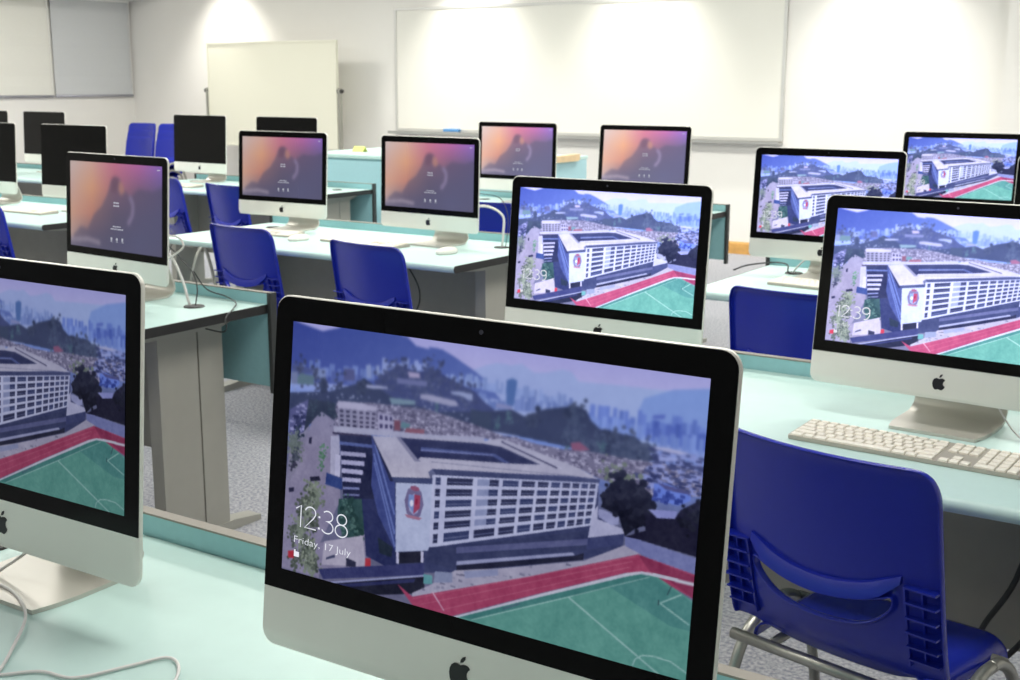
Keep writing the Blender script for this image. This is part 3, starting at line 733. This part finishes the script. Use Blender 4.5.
computer(-3.143,2.521,-4.9,3.8,'login-screen computer nearest the camera, on the desk with a black end edge',G1,'login',.95,(1,1,1),'login',(.022,.022,.022))
computer(-4.007,4.160,1.7,3.4,'login-screen computer in front of the black monitor top, above a blue chair',G1,'login',1.05,(1,1,1),'login',(.02,.02,.02))
computer(-3.135,4.114,-3.2,2.0,'login-screen computer with a white mouse before it, left of the campus one',G1,'login',1.15,(1,1,1),'login',(.02,.02,.02))
computer(-3.87,5.895,-.8,2.0,'left of the two small login-screen computers below the wall board',G1,'login',1.6,(1,1,1),'login',(.03,.03,.03))
computer(-3.064,5.870,1.6,4.8,'right of the two small login-screen computers below the wall board',G1,'login',1.6,(1,1,1),'login',(.03,.03,.03))
computer(-6.440,5.917,-2.5,3.0,'black-screen computer left of the cream board base, right of the chair stacks',G2)
computer(-5.65,5.92,0,3.0,'black-screen computer mostly hidden behind a login-screen one, only its top seen',G2)
computer(-5.50,4.18,0,3.5,'black-screen computer partly behind the nearest login-screen one at left',G2)
computer(-6.245,4.18,0,3.5,'black-screen computer cut by the left frame edge, the lower of the two there',G2)
computer(-8.10,5.92,-3,3.0,'black-screen computer far left, seen whole under the roller blinds',G2)
computer(-8.79,5.92,-1,3.0,'black-screen computer at the left frame edge, the higher and farther of the two there',G2)

# ---------------------------------------------------------------- keyboards and mice
def key_layout():
    K=[]; p=.0190; g=.0030
    def row(y,h,ws,x0=0):
        x=x0
        for w in ws:
            if w>0: K.append((x,x+w*p-g,y,y+h))
            x+=abs(w)*p
    row(.098,.0095,[1.02]*14)
    row(.0785,.0160,[1]*13+[1.42]); row(.0590,.0160,[1.42]+[1]*13); row(.0395,.0160,[1.75]+[1]*11+[1.67]); row(.0200,.0160,[2.25]+[1]*10+[2.17]); row(.0005,.0160,[1.35,1.1,1.35,6.55,1.35,1.1,1.62])
    X=15.0*p-.004
    row(.098,.0095,[1]*3,X); row(.0785,.0160,[1]*3,X); row(.0590,.0160,[1]*3,X); row(.0200,.0160,[-1,1],X); row(.0005,.0160,[1]*3,X)
    X=18.3*p-.004
    row(.098,.0095,[1]*4,X); row(.0785,.0160,[1]*4,X); row(.0590,.0160,[1]*4,X); row(.0395,.0160,[1]*4,X); row(.0200,.0160,[1]*3,X); row(.0005,.0160,[2,1],X); K.append((X+3*p,X+4*p-g,.0005,.036))
    return K
KL=key_layout()
def key_box(b,k):
    x0,x1,y0,y1=k; x0-=.210;x1-=.210; z0=.0075+ (y0)*.05; e=.0012
    b.loft([[(x0,y0-.057,z0),(x1,y0-.057,z0),(x1,y1-.057,z0),(x0,y1-.057,z0)],
            [(x0,y0-.057,z0+.003),(x1,y0-.057,z0+.003),(x1,y1-.057,z0+.003),(x0,y1-.057,z0+.003)],
            [(x0+e,y0-.057+e,z0+.004),(x1-e,y0-.057+e,z0+.004),(x1-e,y1-.057-e,z0+.004),(x0+e,y1-.057-e,z0+.004)]])
def base_mesh():
    b=MB(); o=rrect(-.215,.215,-.0595,.056,.006,4)
    def zt(y): return .0075+(y+.057)*.05
    b.loft([[(x,y,.0005) for x,y in o],[(x,y,zt(y)) for x,y in o]]); return b.mesh('base_plate',M['kbase'])
KB=base_mesh()
b=MB()
for k in KL: key_box(b,k)
KEYS=b.mesh('keys',M['keys'])
def keyboard(x,y,yaw,label,full=False):
    t=thing('keyboard',label,'keyboard',(x,y,DZ+.0005),R(yaw),'white full-size keyboards on the desks')
    link('base_plate',KB,t)
    if full:
        order=sorted(KL,key=lambda k:k[0])
        for k in order[:100]:
            b=MB(); key_box(b,k); b.build('key',M['keys'],t)
        b=MB()
        for k in order[100:]: key_box(b,k)
        o=b.build('keys',M['keys'],t); o['kind']='stuff'
    else: link('keys',KEYS,t)
    return t
keyboard(-.612,2.262,-3.0,'long white keyboard before the right edge campus computer, behind the nearest chair',True)
keyboard(-1.36,3.99,-6,'white keyboard before the second right desk computer, partly behind a blue chair')
keyboard(-3.40,4.02,-6,'white keyboard before the login-screen computer that has a white mouse')
keyboard(-4.03,4.04,4,'white keyboard below the login-screen computer above the left middle chair')
keyboard(-6.35,5.62,-3,'white keyboard before the black-screen computer right of the chair stacks')
keyboard(-5.72,4.03,0,'white keyboard before the black-screen computer on the left desk')
def mouse(x,y,yaw,label):
    t=thing('computer_mouse',label,'mouse',(x,y,DZ),R(yaw),'white mice on the desks')
    b=MB(); rings=[]
    for z,k in ((.0005,.86),(.006,1.0),(.014,.97),(.021,.80),(.0255,.50),(.027,.15)):
        rings.append([(.030*k*math.cos(2*math.pi*j/20),.056*k*math.sin(2*math.pi*j/20)+.004*(z/.027),z) for j in range(20)])
    b.loft(rings); b.build('shell',M['white'],t,True)
    b=MB(); b.tube([(-.004,.028,.0235),(.004,.028,.0235)],.0035,8); b.build('scroll_ball',M['tray'],t)
    return t
mouse(-2.93,3.965,-8,'white mouse at the right end of the middle desk beside the black end edge')
mouse(-3.71,3.95,-10,'white mouse behind the left middle chair, before the login-screen computer')

# ---------------------------------------------------------------- chairs
def make_chair():
    t=thing('school_chair','','chair')
    hw=.201
    def ys(u,z):
        y=-.205-.17*(z-.46)+.035*u*u
        if z<.56: y+=((.56-z)**2)*3.2*(1-.75*abs(u)**3)
        return y
    us=[-1,-.97,-.93,-.87,-.80,-.74,-.69,-.65,-.60,-.50,-.36,-.18,0,.18,.36,.50,.60,.65,.69,.74,.80,.87,.93,.97,1]
    HW=.655
    def zb(u):
        q=min(1,abs(u)/HW); return .532+.050*q**4+.006*q
    def zt(u):
        q=min(1,abs(u)/HW); return .577+.028*q**2
    def ztop(u):
        a=max(0,(abs(u)-.84)/.16); return .822-.042*(1-math.sqrt(max(0,1-a*a)))
    def z0(u):
        return .425+.030*min(1,max(0,(abs(u)-.45)/.4))
    rows=[]
    for k in range(6): rows.append(lambda u,k=k: z0(u)+(zb(u)-z0(u))*k/5)
    rows.append(lambda u: zt(u))
    for k in range(1,8): rows.append(lambda u,k=k: zt(u)+(ztop(u)-zt(u))*k/7)
    V=[];idx={}
    for j,f in enumerate(rows):
        for i,u in enumerate(us):
            z=f(u); w=hw*(1-.03*max(0,(z-.5)/.32))
            idx[i,j]=len(V); V.append((u*w,ys(u,z),z))
    nJ=len(rows);nI=len(us);F=[]
    hole=set(i for i in range(nI-1) if abs((us[i]+us[i+1])/2)<HW-.01)
    for j in range(nJ-1):
        for i in range(nI-1):
            if j==5 and i in hole: continue
            F.append((idx[i,j],idx[i+1,j],idx[i+1,j+1],idx[i,j+1]))
    def flange(loop,d,closed=False):
        base=len(V)
        for q in loop: x,y,z=V[q]; V.append((x,y-d,z))
        n=len(loop)
        for k in range(n if closed else n-1):
            F.append((loop[k],loop[(k+1)%n],base+(k+1)%n,base+k))
    per=[idx[0,j] for j in range(0,nJ)]+[idx[i,nJ-1] for i in range(1,nI)]+[idx[nI-1,j] for j in range(nJ-2,-1,-1)]
    flange(per,.017)
    hi=sorted(hole); lo=[idx[i,5] for i in hi]+[idx[hi[-1]+1,5]]; up=[idx[i,6] for i in hi]+[idx[hi[-1]+1,6]]
    flange(lo+up[::-1],.020,True)
    b=MB(); b.add(V,F); me=b.mesh('backrest',M['blue'])
    me.shade_smooth(); o=link('backrest',me,t)
    md=o.modifiers.new('s','SOLIDIFY'); md.thickness=.0062; md.offset=0
    md=o.modifiers.new('b','SUBSURF'); md.levels=1; md.render_levels=2
    # raised straps above and below the hand slot
    b=MB()
    P=[(u*hw,ys(u,zt(u)+.014)-.008,zt(u)+.014+.010*abs(u/HW)**6) for u in [-.69+.069*k for k in range(21)]]
    rr=[(.5+.5*min(1,(1-abs(-1+.1*k))*5)) for k in range(21)]
    n=len(P); rg=[]
    for (x,y,z),k in zip(P,rr):
        rg.append([(x,y+.010,z+.017*k),(x,y-.004*k,z+.013*k),(x,y-.010*k,z-.002),(x,y-.011*k,z-.013*k),(x,y+.010,z-.014*k)])
    b.loft(rg); b.build('slot_strap',M['blue'],t,angle=50)
    for s in (-1,1):
        b=MB()
        def bx(u0,u1,za,zc):
            xa,xc=sorted((s*u0*hw,s*u1*hw))
            b.add([(xa,ys(u0,za)-.015,za),(xc,ys(u0,za)-.015,za),(xc,ys(u1,za)+.001,za),(xa,ys(u1,za)+.001,za),
              (xa,ys(u0,zc)-.015,zc),(xc,ys(u0,zc)-.015,zc),(xc,ys(u1,zc)+.001,zc),(xa,ys(u1,zc)+.001,zc)],[(0,3,2,1),(4,5,6,7),(0,1,5,4),(1,2,6,5),(2,3,7,6),(3,0,4,7)])
        for k in range(6):
            z=.492+.026*k; bx(.725,.985,z,z+.0035)
        bx(.715,.733,.480,.626); bx(.85,.864,.488,.622)
        b.build('side_pocket',M['blue'],t)
    V=[];F=[];n=15;m=13
    for j in range(m):
        v=j/(m-1)
        for i in range(n):
            u=-1+2*i/(n-1); w=.170+.012*math.sin(min(1,v*1.3)*math.pi*.5)
            x=u*w; y=-.165+.295*v
            z=.455-.014*(1-u*u)*math.sin(min(1,v*1.2)*math.pi*.9)
            z-= .030*max(0,(v-.82)/.18)**2
            z-= .018*max(0,(abs(u)-.86)/.14)
            if v>.9 and abs(u)>.7: y-=.03*(abs(u)-.7)/.3*(v-.9)/.1
            V.append((x,y,z))
    for j in range(m-1):
        for i in range(n-1):
            a=j*n+i; F.append((a,a+1,a+n+1,a+n))
    per=[j*n for j in range(m)]+[(m-1)*n+i for i in range(1,n)]+[j*n+n-1 for j in range(m-2,-1,-1)]
    base=len(V)
    for q in per: x,y,z=V[q]; V.append((x,y,z-.024))
    for k in range(len(per)-1): F.append((per[k],per[k+1],base+k+1,base+k))
    b=MB(); b.add(V,F); me=b.mesh('seat',M['blue']); me.shade_smooth(); o=link('seat',me,t)
    md=o.modifiers.new('s','SOLIDIFY'); md.thickness=.006; md.offset=-1
    md=o.modifiers.new('b','SUBSURF'); md.levels=1; md.render_levels=1
    r=.0108
    for s in (-1,1):
        b=MB(); b.tube(bez([(s*.222,-.25,.012),(s*.214,-.215,.16),(s*.208,-.165,.33),(s*.205,-.125,.405),(s*.204,-.06,.436),(s*.204,-.02,.440)],6),r,10); lg=b.build('leg',M['tube'],t,True)
        b=MB(); b.tube([(s*.222,-.25,0),(s*.222,-.249,.02)],.014,10); b.build('rubber_foot',M['rubber'],lg)
        b=MB(); b.tube(bez([(s*.222,.165,.012),(s*.214,.140,.16),(s*.208,.095,.33),(s*.205,.055,.405),(s*.204,.01,.436),(s*.204,-.02,.440)],6),r,10); lg=b.build('leg',M['tube'],t,True)
        b=MB(); b.tube([(s*.222,.165,0),(s*.222,.1645,.02)],.014,10); b.build('rubber_foot',M['rubber'],lg)
    b=MB()
    b.tube([(-.206,-.172,.415),(.206,-.172,.415)],r,10); b.tube([(-.204,.04,.425),(.204,.04,.425)],r*.9,10)
    for s in (-1,1): b.tube([(s*.13,-.172,.415),(s*.13,.04,.425)],r*.8,8)
    b.build('seat_frame',M['tube'],t,True)
    return t
ch=make_chair()
# x,y = place of the top middle of the backrest
chairs=[(-.643,1.84,-12,'nearest blue chair at the lower right, seen whole from behind','chairs pushed in at the desks'),
 (-1.235,3.255,-4,'blue chair between the largest computer and the right edge one, its legs hidden','chairs pushed in at the desks'),
 (-3.66,3.53,-7,'blue chair left of centre, left of the pair at the middle desk','chairs pushed in at the desks'),
 (-2.90,3.40,-9,'blue chair near the centre, right of the pair at the middle desk','chairs pushed in at the desks'),
 (-5.24,4.96,-12,'blue chair half hidden below the login-screen computer, behind the middle desk','chairs pushed in at the desks'),
 (-5.95,5.16,-18,'blue chair seen beside the right edge of the nearest login-screen computer','chairs pushed in at the desks'),
 (-5.43,3.56,-6,'blue chair cut by the left frame edge above the nearest left computer','chairs pushed in at the desks'),
 (-3.08,1.86,0,'blue chair mostly hidden under the desk with the black end edge','chairs pushed in at the desks'),
 (-3.46,4.95,0,'blue chair glimpsed between two screens right of the middle desk','chairs pushed in at the desks'),
 (-7.78,5.0,-5,'blue chair barely seen between two black screens at the far left','chairs pushed in at the desks')]
TOPY=-.205-.17*(.82-.46)
for i,(x,y,rz,lab,g) in enumerate(chairs):
    o=ch if i==0 else copy_tree(ch)
    a=R(rz); o.rotation_euler=(0,0,a); o.location=(x-(-math.sin(a))*TOPY, y-math.cos(a)*TOPY, 0)
    o['label']=lab; o['category']='chair'; o['group']=g
for sx,nm in ((-10.50,'left'),(-10.04,'right')):
    for k in range(3):
        o=copy_tree(ch); a=R(182); o.rotation_euler=(0,0,a); o.location=(sx,8.62+.02*k,.070*k)
        o.location.y+=.05*k*0
        o['label']='blue chair in the %s stack by the back wall, %s'%(nm,('at the bottom','in the middle','on top')[k]); o['category']='chair'; o['group']='stacked blue chairs'

# ---------------------------------------------------------------- cables
def cable(name,label,P,m,r=.0022,n=8,cat='cable'):
    b=MB(); b.tube(bez(P,8),r,n); o=b.build(name,M[m],None,True); tag(o,label,cat); return o
T=DZ
cable('power_cable','thin white cable hanging before the left foreground computer and looping on the desk',
  [(-1.40,1.02,T+.12),(-1.43,.985,T+.05),(-1.47,.955,T+.012),(-1.455,.935,T+.009),(-1.394,.925,T+.008),(-1.32,.888,T+.008),(-1.26,.825,T+.003),(-1.225,.785,T+.003)],'cablew',.0021)
cable('power_cable','white cable snaking over the mint desk at the bottom left corner',
  [(-1.26,.735,T+.003),(-1.215,.779,T+.003),(-1.184,.810,T+.003),(-1.138,.822,T+.003),(-1.11,.877,T+.003),(-1.092,.914,T+.003),(-1.065,.909,T+.003),(-1.035,.875,T+.003),(-1.00,.80,T+.003)],'cablew',.0021)
cable('power_cable','stiff white cable rising from the desk grommet to the nearest login-screen computer',
  [(-2.87,2.58,T-.02),(-2.88,2.575,T+.02),(-2.93,2.60,T+.075),(-3.00,2.62,T+.14),(-3.06,2.60,T+.17)],'cablew',.0042)
cable('power_cable','small white loop of cable at the back of the nearest login-screen computer',
  [(-3.03,2.56,T+.10),(-2.97,2.62,T+.15),(-2.95,2.63,T+.175),(-2.98,2.63,T+.20),(-3.05,2.60,T+.20)],'cablew',.0032)
cable('data_cable','black cable rising from the grommet near the black end edge of the desk',
  [(-2.86,2.58,T-.02),(-2.855,2.585,T+.02),(-2.865,2.60,T+.05),(-2.90,2.62,T+.09),(-2.96,2.63,T+.13),(-3.02,2.63,T+.17)],'cableb',.002)
cable('data_cable','dark cable with a small plug crossing the desk corner and drooping over its end',
  [(-2.90,2.62,T+.10),(-2.89,2.66,T+.04),(-2.84,2.69,T+.018),(-2.77,2.665,T+.008),(-2.715,2.60,T+.004),(-2.685,2.54,T-.012),(-2.672,2.53,T-.035),(-2.69,2.53,T-.052),(-2.76,2.53,T-.05)],'cableb',.0021)
cable('power_cable','thick white cable arching down to the desk right of the centre login-screen computer',
  [(-3.0,4.20,T+.16),(-2.93,4.25,T+.165),(-2.86,4.26,T+.13),(-2.85,4.25,T+.06),(-2.855,4.245,T-.01)],'cablew',.005)
cable('data_cable','thin grey cable beside the thick white one right of the centre login screen',
  [(-2.95,4.22,T+.22),(-2.88,4.27,T+.20),(-2.84,4.27,T+.12),(-2.84,4.25,T-.01)],'cableb',.0015)
cable('data_cable','dark cable curling over the second right desk from its grommet',
  [(-1.80,4.18,T+.003),(-1.76,4.22,T+.02),(-1.68,4.27,T+.03),(-1.62,4.24,T+.03),(-1.60,4.20,T+.012),(-1.596,4.245,T-.01)],'cableb',.003)
cable('power_cable','pale cable rising from the grommet of the second right desk to its computer',
  [(-1.59,4.243,T-.01),(-1.59,4.23,T+.01),(-1.56,4.25,T+.05),(-1.50,4.26,T+.10),(-1.46,4.22,T+.13)],'cablew',.003)
cable('power_cable','white cable running from the keyboard side up behind the right edge computer stand',
  [(-.555,2.47,T+.14),(-.53,2.50,T+.08),(-.48,2.47,T+.02),(-.43,2.42,T+.003),(-.36,2.38,T+.003)],'cablew',.0018)
cable('data_cable','dark cables hanging under the right desk',
  [(-.42,2.56,.58),(-.45,2.50,.42),(-.50,2.46,.31),(-.46,2.44,.27),(-.41,2.46,.33),(-.36,2.50,.42)],'cableb',.006)
cable('data_cable','looped dark cable hanging beneath the middle desk between the two blue chairs',
  [(-3.42,4.24,.69),(-3.30,4.18,.62),(-3.22,4.16,.52),(-3.26,4.18,.42),(-3.40,4.2,.36)],'cableb',.003)
cable('data_cable','black cable curving down behind the grey panel leg of the left desk',
  [(-2.95,2.50,.69),(-3.02,2.42,.62),(-3.06,2.36,.5),(-3.02,2.34,.36),(-2.93,2.36,.28)],'cableb',.003)

# ---------------------------------------------------------------- lamps
def area(name,loc,sx,sy,power,col=(1,.97,.90)):
    l=bpy.data.lights.new(name,'AREA'); l.shape='RECTANGLE'; l.size=sx; l.size_y=sy; l.energy=power; l.color=col
    return l
CE=[(x,y) for x in (-9.2,-6.4,-3.6,-.8) for y in (-1.2,1.6,4.4,7.4)]
lamp0=None
for i,(x,y) in enumerate(CE):
    t=thing('ceiling_light','','ceiling light',(x,y,ZC))
    for k,(x0,x1,y0,y1) in enumerate(((-.62,.62,-.32,-.30),(-.62,.62,.30,.32),(-.62,-.60,-.30,.30),(.60,.62,-.30,.30))):
        b=MB() if k==0 else b
        b.box(x0,x1,y0,y1,-.035,0)
    b.build('frame',M['lampw'],t)
    b=MB(); b.box(-.60,.60,-.30,.30,-.02,-.006); b.build('diffuser',M['diff'],t)
    l=area('troffer',None,1.16,.56,LP[y]); o=link('troffer_lamp',l,t); o.location=(0,0,-.04)
    t['label']='recessed white ceiling light panel above the desks'; t['group']='ceiling light panels'
for i,x in enumerate((-9.86,-6.75,-5.0,-2.95)):
    t=thing('downlight','round ceiling downlight aimed at the back wall','downlight',(x,9.02,ZC),0,'downlights along the back wall')
    b=MB(); rg=[[(r_*math.cos(a*math.pi/12),r_*math.sin(a*math.pi/12),z) for a in range(24)] for r_,z in ((.085,0),(.085,-.008),(.065,-.008),(.06,-.0))]
    b.loft(rg,(False,False)); b.build('trim_ring',M['lampw'],t)
    l=bpy.data.lights.new('spot','SPOT'); l.energy=SP; l.spot_size=R(84); l.spot_blend=.9; l.color=(1,.96,.88); l.shadow_soft_size=.05
    o=link('spot_lamp',l,t); o.location=(0,0,-.02); o.rotation_euler=(R(17),0,0)

# ---------------------------------------------------------------- world, camera
w=bpy.data.worlds.new('w'); SC.world=w; w.use_nodes=True
w.node_tree.nodes['Background'].inputs['Color'].default_value=(.8,.85,1,1); w.node_tree.nodes['Background'].inputs['Strength'].default_value=.3
cd=bpy.data.cameras.new('camera'); cam=link('camera',cd); SC.camera=cam
f,yaw,pitch,roll,h=1247.73,.58520645,.20373905,.00167974,.66815324
cd.sensor_width=36; cd.lens=f/1020*36; cd.clip_start=.05
fw=Vector((-math.sin(yaw)*math.cos(pitch),math.cos(yaw)*math.cos(pitch),-math.sin(pitch)))
rt=Vector((math.cos(yaw),math.sin(yaw),0)); up=rt.cross(fw)
r2=rt*math.cos(roll)+up*math.sin(roll); u2=up*math.cos(roll)-rt*math.sin(roll)
m=Matrix((r2,u2,-fw)).transposed().to_4x4(); m.translation=(0,0,DZ+h); cam.matrix_world=m
cd.dof.use_dof=True; cd.dof.focus_distance=1.35; cd.dof.aperture_fstop=20
SC.view_settings.view_transform='Standard'; SC.view_settings.look='None'; SC.view_settings.exposure=EXPO; SC.view_settings.gamma=1
SC.view_settings.use_curve_mapping=False
